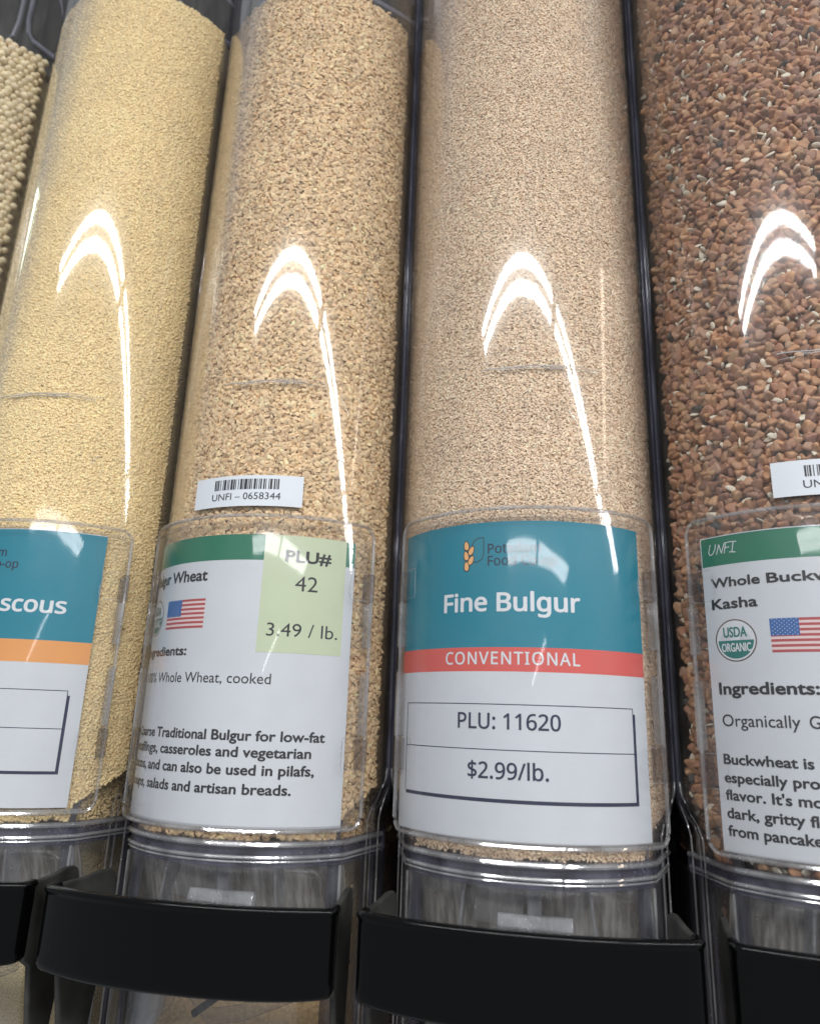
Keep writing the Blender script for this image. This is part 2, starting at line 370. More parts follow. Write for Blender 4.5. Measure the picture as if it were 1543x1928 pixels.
    for sx in (-1, 1):
        mb = MB(); a_ = math.radians(48.2); mb.rod([(sx*RT*math.sin(a_), -RT*math.cos(a_), z) for z in (-.140, -.16, -.19, -.234)], .0006, 6); mb.obj('corner_highlight', RIM, root)  # pale rods added for the bright highlight along the moulded corners
    # gate: stem and foot
    mb = MB(); mb.box((.003, -.0535, -.1455), (.0052, .003, .0115)); mb.box((.003, -.0545, -.1520), (.027, .004, .0050), Matrix.Rotation(-.40, 3, 'X')); mb.box((-.001, -.053, -.1402), (.016, .003, .0020))
    mb.obj('gate', GATE, root, bevel=.0006)
    mb = MB(); mb.rod([(-.030, -.040, -.176), (-.031, -.040, -.196), (-.033, -.040, -.204), (-.033, -.040, -.236)], [.0075, .0075, .0060, .0060], 16); mb.obj('spout_tube', FROST, root)
    mb = MB(); mb.rod([(-.012, -.044, -.176), (-.008, -.046, -.188), (.000, -.047, -.195), (.012, -.046, -.193), (.030, -.043, -.186)], .0030, 10); mb.obj('spout_lip', CHUTE, root)
    mb = MB(); mb.rod([(-.010, -.041, -.197), (.008, -.041, -.184)], .0016, 6); mb.obj('lever_pin', PIT, root)
    # black pull handle: bow-shaped front, two side arms
    hh = []
    N_ = 22; top, bot = -.1470, -.1755
    front = [(x, -.0895 + .0090*(abs(x)/.0562)**2.2) for x in np.linspace(-.0528, .0528, N_)]
    cor = [(.0542, -.0810), (.0552, -.0801), (.0558, -.0788), (.0558, -.0770), (.0556, -.0740)]
    path = [(-x, y) for x, y in reversed(cor)] + front + cor
    mb = MB(); rings = []
    prof = [(0, top-.0004), (.0006, top+.0002), (.0022, top+.0004), (.0032, top), (.0037, top-.0009), (.0035, top-.0017), (.0030, top-.0024), (.0029, top-.0030), (.0028, bot+.0030), (.0027, bot+.0014), (.0020, bot+.0003), (.0010, bot), (0, bot+.0006)]
    for k, (x, y) in enumerate(path):
        p0 = path[max(0, k-1)]; p1 = path[min(len(path)-1, k+1)]; tx, ty = p1[0]-p0[0], p1[1]-p0[1]; L_ = math.hypot(tx, ty); nx, ny = ty/L_, -tx/L_
        q = (abs(x)/.0562)**6
        rings.append([(x + nx*(d-.0028), y + ny*(d-.0028), z + (.0012*q if z < -.16 else 0)) for (d, z) in prof])
    mb.loft(rings); h = mb.obj('handle', BLACK, root, ang=60)
    for sx in (-1, 1):
        mb = MB(); out = [(-.0745, -.1474), (-.062, -.1474), (-.050, -.1464), (-.0455, -.1468), (-.0425, -.1484), (-.0410, -.1515), (-.0408, -.156), (-.042, -.167), (-.050, -.215), (-.060, -.215), (-.0690, -.178), (-.0745, -.1746)]
        ra = [(sx*(.0556+(y+.0745)*-.10), y, z) for y, z in out]; rb = [(sx*(.0556+(y+.0745)*-.10-.0024), y, z) for y, z in out]
        mb.loft([ra, rb] if sx < 0 else [rb, ra]); mb.obj('handle_arm', DUSTY, h, bevel=.0007, smooth=True)
    return root
bin0 = make_bin()
def copy_tree(o, parent=None):
    c = o.copy(); COL.objects.link(c); c.parent = parent
    for ch in list(o.children): copy_tree(ch, c)
    return c
bins = {0: bin0}
for i in (-3, -2, -1, 1):
    b = copy_tree(bin0); b.location = (i*P, 0, 0); b['label'] = BINLAB[i]; bins[i] = b

# scratches in the tube fronts, each bin its own
rs = random.Random(3)
for i, b in bins.items():
    for (a, z, da, dz) in {0: [(-14, .077, 5, .009), (10, .12, 3, .006), (24, .04, -4, .005), (-8, .075, 9, -.0015)], -1: [(8, .066, 16, .0006), (30, .10, 4, .008), (44, .052, -5, .009)], -2: [(-6, .0655, 22, -.0008), (20, .13, 5, -.007), (35, .03, 4, .006)], 1: [(-18, .062, 14, .0016), (-40, .09, 6, .008), (-30, .13, 3, -.006)]}.get(i, []):
        mb = MB(); n = 7; mb.rod([cyl((a+da*k/n)/1000, z+dz*k/n+rs.uniform(-.0001, .0001), RT+.00004) for k in range(n+1)], [.00002]+[.00009]*(n-1)+[.00002], 5)
        mb.obj('scratch', SCRATCH, b)

# ------------------------------------------------------------ setting
mb = MB(); mb.box((-.12, .105, .1), (1.4, .006, 1.2)); o = mb.obj('back_panel', PIT); o['kind'] = 'structure'

# ------------------------------------------------------------ grain
def hull_mesh(name, pts, mat, smooth=True):
    import bmesh
    bm = bmesh.new()
    for p in pts: bm.verts.new(p)
    bmesh.ops.convex_hull(bm, input=bm.verts)
    loose = [v for v in bm.verts if not v.link_faces]
    if loose: bmesh.ops.delete(bm, geom=loose, context='VERTS')
    me = bpy.data.meshes.new(name); bm.to_mesh(me); bm.free(); me.materials.append(mat)
    if smooth: me.polygons.foreach_set('use_smooth', [True]*len(me.polygons))
    return bpy.data.objects.new(name, me)
def ico(name, sub, mat, f, smooth=True):
    import bmesh
    bm = bmesh.new(); bmesh.ops.create_icosphere(bm, subdivisions=sub, radius=1)
    for v in bm.verts: v.co = f(v.co)
    me = bpy.data.meshes.new(name); bm.to_mesh(me); bm.free(); me.materials.append(mat)
    if smooth: me.polygons.foreach_set('use_smooth', [True]*len(me.polygons))
    return bpy.data.objects.new(name, me)
from mathutils import noise
def lump(seed, amp, fr, sc=(1, 1, 1)):
    def f(c):
        k = 1 + amp*noise.noise(Vector(c)*fr + Vector((seed*7.1, seed*3.3, seed)))
        return Vector((c.x*k*sc[0], c.y*k*sc[1], c.z*k*sc[2]))
    return f
def chip(name, mat, sc, n=14):
    p = rng.normal(size=(n, 3)); p /= np.linalg.norm(p, axis=1)[:, None]; p = p*np.array(sc)*rng.uniform(.85, 1, (n, 1))
    o = hull_mesh(name, p, mat, True)
    try: o.data.set_sharp_from_angle(angle=math.radians(38))
    except Exception: pass
    return o
def groat(seed, mat):
    # buckwheat groat: three-cornered, bulging faces, pointed tip
    NN = [Vector((math.cos(t)*.90, math.sin(t)*.90, .36)).normalized() for t in (0, 2.094, 4.189)] + [Vector((0, 0, -1))]
    h = [.60+.05*math.sin(seed*3+k) for k in range(3)] + [.62]
    def f(c):
        p = 3.1; r = sum(max(0, n.dot(c)/hh)**p for n, hh in zip(NN, h))**(-1/p); r = min(r, 1.02)
        k = 1+.06*noise.noise(Vector(c)*2+Vector((seed, 0, 0)))
        return Vector((c.x*r*k, c.y*r*k, c.z*r*k))
    return ico('buckwheat_groat', 3, mat, f)

def grid_pts(z0, z1, a0, a1, R, d, jit, bottom=None, top=None):
    """jittered hexagonal packing on the cylinder"""
    dz = d*.866; rows = int((z1-z0)/dz); out = []
    for k in range(rows):
        z = z0+k*dz; n = int((a1-a0)*R/d)
        s = (np.arange(n)+.5*(k % 2))*d + a0*R
        zz = z + rng.normal(0, jit*d, n); ss = s + rng.normal(0, jit*d, n)
        out.append(np.stack([ss/R, zz], 1))
    q = np.concatenate(out)
    return q
def euler_basis(th, tilt, spin):
    pass
def grain(i, name, label, size, spac, jit, top, mats, variants, colf, bedcol, flat=None, layers=2, depth=.55, sway=0, bedk=1.5):
    """one stuff object: bed surface + instanced grains just behind the clear tube front"""
    P_, ROT, SC, CO, ID = [], [], [], [], []
    for L in range(layers):
        R = RI - size*.52 - L*size*depth
        a = math.radians(69)
        q = grid_pts(-.136, top+.004, -a, a, R, spac, jit)
        th, z = q[:, 0], q[:, 1]
        # upper limit: heap line ; lower limits: shoulder narrows the column
        amax = np.where(z < SH0-.002, np.radians(np.interp(-z, [.111, .118, .124, .14], [67, 56, 46.5, 46.0])), a)
        ragged = -.1306 + .0009*np.sin(th*9+i*2) + .0006*np.sin(th*23+i)+rng.normal(0, .0004, len(th))
        toplim = top + sway*np.sin(th) + rng.normal(0, size*.15, len(th))
        keep = (np.abs(th) < amax) & (z > ragged) & (z < toplim)
        th, z = th[keep], z[keep]; n = len(th)
        r = R + rng.normal(0, size*.07, n)
        P_.append(np.stack([r*np.sin(th), -r*np.cos(th), z], 1))
        # orientation
        if flat is None:
            ROT.append(rng.uniform(0, 2*np.pi, (n, 3)))
        else:
            E = np.empty((n, 3))
            for k in range(n):
                m = Matrix.Rotation(th[k], 3, 'Z') @ Matrix.Rotation(rng.normal(0, flat), 3, 'X') @ Matrix.Rotation(rng.normal(0, flat), 3, 'Z') @ Matrix.Rotation(rng.uniform(0, 2*math.pi), 3, 'Y')
                E[k] = m.to_euler()
            ROT.append(E)
        SC.append(size*.5*rng.normal(1, .13, n).clip(.6, 1.4)); c, idx = colf(n); CO.append(c); ID.append(idx)
    # grain seen through the lower side walls and the chute, set well back
    for sx in (-1, 1):
        n = int(.030*.045/(spac*spac)*1.3); x = sx*(.0465+rng.uniform(0, .0045, n)); y = rng.uniform(-.034, .03, n); z = rng.uniform(-.135, -.105, n)
        x = sx*(.0435 + (y+.034).clip(0, .022)*.32) + rng.normal(0, size*.15, n)
        P_.append(np.stack([x, y, z], 1)); ROT.append(rng.uniform(0, 6.28, (n, 3))); SC.append(size*.5*np.ones(n)); c, idx = colf(n); CO.append(c); ID.append(idx)
    n = int(.088*.030/(spac*spac)*1.0); x = rng.uniform(-.043, .043, n); z = rng.uniform(-.160, -.132, n); y = -.022+(-.132-z)*.15+rng.normal(0, size*.15, n)+.012*(x/.046)**2
    P_.append(np.stack([x, y, z], 1)); ROT.append(rng.uniform(0, 6.28, (n, 3))); SC.append(size*.5*np.ones(n)); c, idx = colf(n); CO.append(c); ID.append(idx)
    Pn = np.concatenate(P_); Rn = np.concatenate(ROT); Sn = np.concatenate(SC); Cn = np.concatenate(CO); In = np.concatenate(ID)
    # settling: faint lighter and darker drifts through the column
    for k in range(len(Pn)):
        p = Pn[k]; Cn[k] *= 1 + .07*noise.noise(Vector((p[0]*28+i*5, p[1]*20, p[2]*42))) + .035*noise.noise(Vector((p[0]*120, i, p[2]*160)))
    Cn = Cn.clip(.005, .985)
    # bed
    V = []; F = []; nb = 40; Rb = RI - size*bedk
    zs = [top-size*.6, .2, .0, SH0-.001, -.116, -.122, -.1296]; am = [69, 69, 69, 67, 56, 46, 46]
    for z, a in zip(zs, am):
        for t in np.linspace(-1, 1, nb): V.append((Rb*math.sin(t*math.radians(a)), -Rb*math.cos(t*math.radians(a)), z + (sway*math.sin(t*math.radians(a)) if z == zs[0] else 0)))
    for k in range(len(zs)-1):
        for j in range(nb-1): F.append((k*nb+j, (k+1)*nb+j, (k+1)*nb+j+1, k*nb+j+1))
    b0 = len(V); xs = .0415      # back block: sides, back, sloping top of the heap
    V += [(Rb*math.sin(math.radians(69))*sx, y, z) for sx in (-1, 1) for (y, z) in ((-Rb*math.cos(math.radians(69)), top-size), (.09, top-.02), (.09, SH0-.004), (-Rb*math.cos(math.radians(69)), SH0-.004))]
    F += [(b0, b0+1, b0+2, b0+3), (b0+7, b0+6, b0+5, b0+4)]
    F.append(tuple(list(range(0, nb)) + [b0+5, b0+1]))
    c0 = len(V); V += [(sx*xs*(1 if y < 0 else 1.22), y, z) for sx in (-1, 1) for (y, z) in ((-.030, -.108), (.06, -.108), (.06, -.24), (-.012, -.24))]
    F += [(c0, c0+1, c0+2, c0+3), (c0+7, c0+6, c0+5, c0+4), (c0, c0+3, c0+7, c0+4)]
    for sx in (-1, 1):
        d0 = len(V); V += [(sx*x, y, z) for z in (-.100, -.1345) for x, y in ((.0410, -.0385), (.0455, -.026), (.0495, -.010), (.0495, .05))]
        F += [(d0+j, d0+j+1, d0+j+5, d0+j+4) for j in range(3)]
    nv = len(V)
    allv = np.concatenate([np.array(V), Pn])
    me = bpy.data.meshes.new(name); me.from_pydata(allv.tolist(), [], F); me.update()
    me.materials.append(bedmat(name+'_bed', bedcol, 1/spac))
    def attr(nm, ty, data, key, w):
        a = me.attributes.new(nm, ty, 'POINT'); full = np.zeros((len(allv), w), np.float32); full[nv:] = data.reshape(-1, w); a.data.foreach_set(key, full.ravel())
    attr('rot', 'FLOAT_VECTOR', Rn, 'vector', 3); attr('siz', 'FLOAT', Sn, 'value', 1)
    attr('gcol', 'FLOAT_COLOR', np.concatenate([Cn, np.ones((len(Cn), 1))], 1), 'color', 4)
    a = me.attributes.new('idx', 'INT', 'POINT'); full = np.zeros(len(allv), np.int32); full[nv:] = In; a.data.foreach_set('value', full)
    a = me.attributes.new('isg', 'BOOLEAN', 'POINT'); full = np.zeros(len(allv), bool); full[nv:] = True; a.data.foreach_set('value', full)
    o = bpy.data.objects.new(name, me); COL.objects.link(o); o.location = (i*P, 0, 0)
    o['label'] = label; o['category'] = 'grain'; o['kind'] = 'stuff'
    ng = bpy.data.node_groups.new(name, 'GeometryNodeTree')
    ng.interface.new_socket('Geometry', in_out='INPUT', socket_type='NodeSocketGeometry'); ng.interface.new_socket('Geometry', in_out='OUTPUT', socket_type='NodeSocketGeometry')
    N = ng.nodes.new; L = ng.links.new
    gi = N('NodeGroupInput'); go = N('NodeGroupOutput'); iop = N('GeometryNodeInstanceOnPoints'); jn = N('GeometryNodeJoinGeometry'); g2i = N('GeometryNodeGeometryToInstance')
    for vo in reversed(variants):
        oi = N('GeometryNodeObjectInfo'); oi.inputs['Object'].default_value = vo; oi.inputs['As Instance'].default_value = False; L(oi.outputs['Geometry'], g2i.inputs[0])
    def nat(nm, ty):
        a = N('GeometryNodeInputNamedAttribute'); a.data_type = ty; a.inputs['Name'].default_value = nm; return [s for s in a.outputs if s.enabled and s.name == 'Attribute'][0]
    L(gi.outputs[0], iop.inputs['Points']); L(nat('isg', 'BOOLEAN'), iop.inputs['Selection']); L(g2i.outputs[0], iop.inputs['Instance'])
    iop.inputs['Pick Instance'].default_value = True; L(nat('idx', 'INT'), iop.inputs['Instance Index'])
    L(nat('rot', 'FLOAT_VECTOR'), iop.inputs['Rotation']); L(nat('siz', 'FLOAT'), iop.inputs['Scale'])
    L(iop.outputs[0], jn.inputs[0]); L(gi.outputs[0], jn.inputs[0]); L(jn.outputs[0], go.inputs[0])
    md = o.modifiers.new('grains', 'NODES'); md.node_group = ng
    return o
def colmix(base, sd, nv, hs=.03):
    base = np.array(base)
    def f(n):
        k = rng.normal(1, sd, (n, 1)).clip(.5, 1.5); c = base*k*(1+rng.normal(0, hs, (n, 3))); return c.clip(.005, .985), rng.integers(0, nv, n)
    return f
gm = grainmat('pearl_couscous_grain', .55)
pv = [ico('pearl', 2, gm, lump(s, .12, .9)) for s in range(4)]
grain(-3, 'pearl_couscous', 'round cream pearl couscous in the far left bin', .0047, .0043, .10, .322, gm, pv, colmix((.88, .75, .50), .05, 4, .012), (.6, .48, .28), layers=2, depth=.75, sway=.004, bedk=2)
gm = grainmat('couscous_grain', .75)
cv = [ico('couscous', 2, gm, lump(s, .38, 1.4)) for s in range(6)]
grain(-2, 'couscous', 'fine yellow couscous filling the bin second from left', .00142, .00104, .26, .328, gm, cv, colmix((.95, .755, .42), .05, 6, .006), (.93, .74, .41), layers=2, depth=.45, bedk=1.15)
gm = grainmat('coarse_bulgur_grain', .6)
bv = [chip('bulgur', gm, (1.25+.35*random.random(), .62, .85+.2*random.random()), 15) for s in range(10)]
def cbul(n):
    c, k = colmix((.86, .64, .385), .13, 10, .010)(n); r = rng.random(n) < .10; c[r] = c[r]*np.array((.84, .76, .68)); return c, k
grain(-1, 'coarse_bulgur', 'coarse brown cracked bulgur filling the middle left bin', .00255, .00180, .28, .305, gm, bv, cbul, (.70, .48, .25), flat=.28, layers=3, depth=.35, bedk=1.4)
gm = grainmat('fine_bulgur_grain', .6)
fv = [chip('bulgur', gm, (1.2+.3*random.random(), .65, .85+.2*random.random()), 12) for s in range(8)]
grain(0, 'fine_bulgur', 'fine pale bulgur filling the bin in front of the camera', .00142, .00100, .28, .42, gm, fv, colmix((.93, .73, .53), .09, 8, .006), (.90, .68, .48), flat=.30, layers=2, depth=.42, bedk=1.15)
gm = grainmat('buckwheat_grain', .45)
gv = [groat(s, gm) for s in range(6)] + [ico('hull', 2, gm, lump(9, .2, 1, (.58, .22, .95))), ico('hull', 2, gm, lump(3, .3, 1, (.46, .18, 1.0)))]
def cbuck(n):
    base = np.array([(.49, .265, .145), (.42, .21, .125), (.55, .33, .19), (.29, .145, .10), (.40, .235, .155)])
    c = base[rng.choice(5, n, p=[.36, .24, .14, .14, .12])]*rng.normal(1, .13, (n, 1)).clip(.6, 1.4); k = rng.integers(0, 6, n)
    r = rng.random(n); w = r < .15; c[w] = np.array((.84, .77, .62))*rng.normal(1, .1, (w.sum(), 1)).clip(.6, 1.1); k[w] = rng.integers(6, 8, w.sum())
    d = r > .992; c[d] = (.06, .055, .05); return c, k
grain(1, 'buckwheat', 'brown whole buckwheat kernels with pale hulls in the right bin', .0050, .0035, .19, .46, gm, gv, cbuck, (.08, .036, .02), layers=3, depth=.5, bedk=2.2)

# ------------------------------------------------------------ label holders
HL = {-2: ('clear label holder over the couscous label with orange band', 0.0), -1: ('clear label holder over the pale green price patch', -.0022), 0: ('clear label holder over the teal label with red band', 0.0012), 1: ('clear label holder at right edge over the kasha label', -.0006)}
def make_holder():
    z0, z1, a = -.1262, .0000, .0590
    root = empty('label_holder', (0, -RH, z0), HL[0][0], 'label holder', 'clear label holders clipped to the bins')
    off = (0, RH, -z0)
    mb = MB(); mb.plate(-a, a, z0, z1, RH-.0013, RH, .0060, Rs=RP); mb.obj('sheet', HOLD, root, off, ang=50)
    # thickened rim
    pts = []; rad = .0058; e = a*RH/RP
    def crn(cs, cz, a0): return [(cs+rad*math.cos(t), cz+rad*math.sin(t)) for t in np.linspace(a0, a0+math.pi/2, 7)]
    loop = crn(e-rad, z1-rad, 0) + [(x, z1) for x in np.linspace(e-rad, -e+rad, 40)[1:-1]] + crn(-e+rad, z1-rad, math.pi/2) + crn(-e+rad, z0+rad, math.pi) + [(x, z0) for x in np.linspace(-e+rad, e-rad, 40)[1:-1]] + crn(e-rad, z0+rad, 1.5*math.pi)
    mb = MB(); mb.rod([cyl(x, z, RH-.0004) for x, z in loop], .00085, 8, closed=True); mb.obj('rim', RIM, root, off)
    mb = MB(); mb.plate(-a+.003, a-.003, -.0046, -.0030, RH, RH+.0006, 0, Rs=RP); mb.obj('top_bead', HOLD, root, off)
    mb = MB(); mb.plate(-a+.004, a-.004, z0+.0006, z0+.0014, RH-.003, RH-.0014, 0, Rs=RP); mb.obj('bottom_channel', RIM, root, off)
    for sx in (-1, 1):
        for (zc, h) in ((-.0275, .0125), (-.0975, .0125)):
            mb = MB(); mb.plate(sx*a-.0014, sx*a+.0014, zc-h/2, zc+h/2, RH-.0046, RH+.0004, .0006, Rs=RP); c = mb.obj('clip', CLIP, root, off)
            mb = MB(); q = .0085
            for (s0, s1, b0, b1) in ((sx*a-sx*.002, sx*a-sx*(.002+q), zc+h/2, zc+h/2+.00022), (sx*a-sx*.002, sx*a-sx*(.002+q), zc-h/2, zc-h/2+.00022), (sx*a-sx*(.002+q), sx*a-sx*(.0022+q), zc-h/2, zc+h/2)):
                mb.plate(min(s0, s1), max(s0, s1), b0, b1, RH+.00002, RH+.00018, 0, Rs=RP)
            mb.obj('clip_tab', RIM, c)
            if sx > 0:      # worn crease where the tab bends
                mb = MB(); y_ = zc+h/2-.001; pts = []
                while y_ > zc-h/2+.0008: pts.append(cyl(sx*a-(.0022+q)+random.uniform(-.0006, .0006), y_, RH+.0001, RP)); y_ -= random.uniform(.0005, .0011)
                mb.rod(pts, .00011, 4); mb.obj('crease', CREASE, c)
        for (b0, b1) in ((-.054, -.0345), (-.0905, -.064)):
            mb = MB(); mb.plate(sx*a-.0016, sx*a+.0004, b0, b1, RH-.0030, RH+.0005, .0008, Rs=RP); mb.obj('edge_bead', RIM, root, off)
    return root
h0 = make_holder(); holders = {0: h0}
for i in (-2, -1, 1):
    h = copy_tree(h0); h.location = (i*P, -RH, -.1262); h['label'] = HL[i][0]; holders[i] = h
for i, h in holders.items():
    # each holder is clipped on a touch off centre
    h.location.z += {0: .0006, -1: -.0004, -2: -.0003, 1: -.0006}[i]

# ------------------------------------------------------------ printed labels
def sheet(name, i, label, s0, s1, z0, z1, mat, cat='label', R=RP, th=.0002, group=None):
    root = empty(name, (i*P, -R, z0/1000), label, cat, group)
    off = (0, R, -z0/1000)
    mb = MB(); mb.plate(s0/1000, s1/1000, z0/1000, z1/1000, R-th, R, 0, Rs=R); mb.obj('paper', mat, root, off)
    return root, off
def band(name, root, off, s0, s1, z0, z1, mat, k=1, R=RP):
    mb = MB(); mb.plate(s0/1000, s1/1000, z0/1000, z1/1000, R+.00001, R+.00003*k, 0, Rs=R); return mb.obj(name, mat, root, off)
def frame(root, off, s0, s1, z0, z1, zm, skew=0):
    mb = MB(); q = lambda a, b, c, d: mb.plate(a/1000, b/1000, c/1000, d/1000, RP+.00001, RP+.00008, 0, Rs=RP)
    w = .32; q(s0, s1, z1-w, z1); q(s0, s0+w, z0, z1); q(s0, s1, zm-w/2, zm+w/2); q(s1-w, s1, z0, z1)
    q(s0+.8, s1+1.0, z0-1.3, z0); q(s1, s1+1.0, z0-1.3, z1-2.2)
    mb.obj('price_box', NAVY, root, off)
def wheat_logo(root, off, s, z):
    """ear of grain and leaf outline"""
    mb = MB(); md = MB()
    def leaf(b, cx, cz, rx, rz, ang, R):
        n = 14; V = [cyl((cx)/1000, (cz)/1000, R)]
        for k in range(n):
            t = 2*math.pi*k/n; px = rx*math.cos(t)*(1-.25*math.sin(t)); pz = rz*math.sin(t)
            V.append(cyl((cx+px*math.cos(ang)-pz*math.sin(ang))/1000, (cz+px*math.sin(ang)+pz*math.cos(ang))/1000, R))
        b.add(V, [(0, k+1, (k+1) % n+1) for k in range(n)])
    for (dx, dz, an) in ((-1.0, 4.6, .15), (1.2, 2.4, -.45), (-1.1, .4, .2), (1.1, -1.6, -.45), (-.9, -4.0, .1)):
        leaf(md, s+dx, z+dz, 1.35, 2.25, an, RP+.00008); leaf(mb, s+dx, z+dz, .98, 1.85, an, RP+.00014)
    md.obj('ear_outline', INK, root, off, smooth=False); mb.obj('ear', GOLD, root, off, smooth=False)
    m2 = MB(); pts = [(1.4, 4.2), (2.2, 6.2), (4.0, 7.4), (6.6, 7.5), (6.6, .6), (5.9, -1.4), (4.2, -2.4), (2.2, -2.6)]
    for a, b in zip(pts[:-1], pts[1:]):
        d = Vector((b[0]-a[0], b[1]-a[1])).normalized(); nx, nz = -d.y*.16, d.x*.16
        q = [(a[0]+nx, a[1]+nz), (b[0]+nx, b[1]+nz), (b[0]-nx, b[1]-nz), (a[0]-nx, a[1]-nz)]
        m2.add([cyl((s+x)/1000, (z+y)/1000, RP+.0001) for x, y in q], [(0, 3, 2, 1)])
    m2.obj('leaf_outline', INK, root, off, smooth=False)
def flag(root, off, s0, s1, z0, z1, cs, cz):
    h = (z1-z0)/13
    mw = MB(); mr_ = MB(); mw.plate(s0/1000, s1/1000, z0/1000, z1/1000, RP+.00001, RP+.00004, 0, Rs=RP)
    for k in range(0, 13, 2):
        mr_.plate(s0/1000, s1/1000, (z0+k*h)/1000, (z0+(k+1)*h)/1000, RP+.00001, RP+.00008, 0, Rs=RP)
    f = mw.obj('flag', FWHT, root, off); mr_.obj('stripe', FRED, f)
    mb = MB(); mb.plate(s0/1000, cs/1000, cz/1000, z1/1000, RP+.00001, RP+.00012, 0, Rs=RP); mb.obj('canton', FBLU, f)
    mb = MB()
    for r in range(9):
        for c in range(6 if r % 2 == 0 else 5):
            x = s0+(cs-s0)*((c+.5+(.5 if r % 2 else 0))/6); z = cz+(z1-cz)*((r+.5)/9); V = [cyl(x/1000, z/1000, RP+.00016)]
            for k in range(10):
                t = math.pi*k/5+math.pi/2; q = .24 if k % 2 == 0 else .10; V.append(cyl((x+q*math.cos(t))/1000, (z+q*math.sin(t))/1000, RP+.00016))
            mb.add(V, [(0, k+1, (k+1) % 10+1) for k in range(10)])
    mb.obj('star', WINK, f, smooth=False)
def seal(root, off, cs, cz, r):
    def disc(nm, rad, mat, R, t0=0, t1=2*math.pi, par=root, of=off):
        n = 40; V = [cyl(cs/1000, cz/1000, R)] + [cyl((cs+rad*math.cos(t))/1000, (cz+rad*math.sin(t))/1000, R) for t in np.linspace(t0, t1, n)]
        return mesh_obj(nm, V, [(0, k+1, k+2) for k in range(n-1)], mat, par, of, smooth=False)
    d = disc('seal', r, BRN, RP+.00004); disc('seal_face', r*.94, WINK, RP+.00007, par=d, of=(0, 0, 0))
    disc('seal_field', r*.86, SEAL, RP+.0001, math.pi, 2*math.pi, d, (0, 0, 0))
    text('seal_text', 'USDA', cs-r*.56, cs+r*.56, cz+r*.16, r*.46, SEAL, d, (0, 0, 0), .12, RP+.00014)
    text('seal_text', 'ORGANIC', cs-r*.70, cs+r*.70, cz-r*.52, r*.38, WINK, d, (0, 0, 0), .09, RP+.00014)
def clean(o):   # children of parts keep the offset of their parent only
    return o
LG = None
# fine bulgur
r, of = sheet('product_label', 0, 'teal and white paper label reading Fine Bulgur with red band', -61, 52.3, -124.6, -4.4, WHITE)
band('header', r, of, -61, 52.3, -55, -4.4, TEAL); band('red_band', r, of, -61, 52.3, -64.2, -55, RED)
wheat_logo(r, of, -22.2, -18.3)
text('brand_text', 'Potsdam', -13.8, 7.4, -17.5, 3.9, NAVY, r, of, .05, noto=True); text('brand_text', 'Food Co-op', -13.8, 13.9, -22.5, 3.9, NAVY, r, of, .05, noto=True)
text('product_name', 'Fine', -33.4, -14.3, -40.7, 7.1, WINK, r, of, .30, noto=True); text('product_name', 'Bulgur', -9.9, 22.4, -40.9, 7.1, WINK, r, of, .30, noto=True)
text('band_text', 'CONVENTIONAL', -32.2, 21.8, -61.5, 4.7, WINK, r, of, .10, sp=1.12, noto=True)
frame(r, of, -55.6, 44.8, -110.2, -76.3, -93.0)
text('code_text', 'PLU: 11620', -26, 13.7, -85.5, 5.7, NAVY, r, of, .12, noto=True); text('price_text', '$2.99/lb.', -21.5, 8.9, -103.2, 5.7, NAVY, r, of, .12, noto=True)
# couscous
r, of = sheet('product_label', -2, 'teal and white paper label with orange band at the left edge', -60, 48.7, -124.6, -3.8, WHITE)
band('header', r, of, -60, 48.7, -54.4, -4.2, TEAL); band('orange_band', r, of, -60, 48.7, -64.2, -54.4, ORA)
wheat_logo(r, of, -25, -18.3)
text('brand_text', 'Potsdam', -15.8, 5.6, -17.0, 3.9, NAVY, r, of, .05, noto=True); text('brand_text', 'Food Co-op', -15.8, 12.0, -22.4, 3.9, NAVY, r, of, .05, noto=True)
text('product_name', 'Couscous', -12.5, 35.6, -42.0, 7.0, WINK, r, of, .30, noto=True)
frame(r, of, -57.6, 42.0, -109.8, -75.8, -92.2)
# coarse bulgur
r, of = sheet('product_label', -1, 'white paper label with green bar and pale green price patch', -58, 51.5, -126.0, -8.3, WHITE)
band('green_bar', r, of, -58, 51.3, -19.6, -8.3, GRN)
band('price_patch', r, of, 10.9, 46.9, -58.4, -8.3, YEL, 3)
text('plu_heading', 'PLU#', 20.3, 39.9, -19.9, 4.9, INK, r, of, .26); text('code_text', '42', 25.0, 34.7, -32.3, 6.4, INK, r, of, 0)
text('price_text', '3.49 / lb.', 14.6, 44.9, -51.6, 5.4, INK, r, of, 0)
text('product_name', 'Coarse Bulgur', -77, -40.2, -28.0, 4.9, INK, r, of, .20); text('product_name', 'Wheat', -38.0, -14.7, -28.2, 4.9, INK, r, of, .20)
flag(r, of, -39.2, -14.3, -48.6, -36.1, -28.2, -43.3); seal(r, of, -51.8, -42.6, 8.2)
text('heading', 'Ingredients:', -58, -22, -59.9, 3.8, INK, r, of, .20); text('ingredient_text', '100% Whole Wheat, cooked', -54.5, 18.2, -71.2, 4.2, INK, r, of, 0)
for (t, a, b, z) in (('Coarse Traditional Bulgur for low-fat', -56, 42.1, -93.4), ('stuffings, casseroles and vegetarian', -56, 36.7, -99.7), ('tacos, and can also be used in pilafs,', -57, 38.3, -106.4), ('soups, salads and artisan breads.', -57.5, 29.5, -113.6)):
    text('description_text', t, a, b, z, 3.8, INK, r, of, .17)
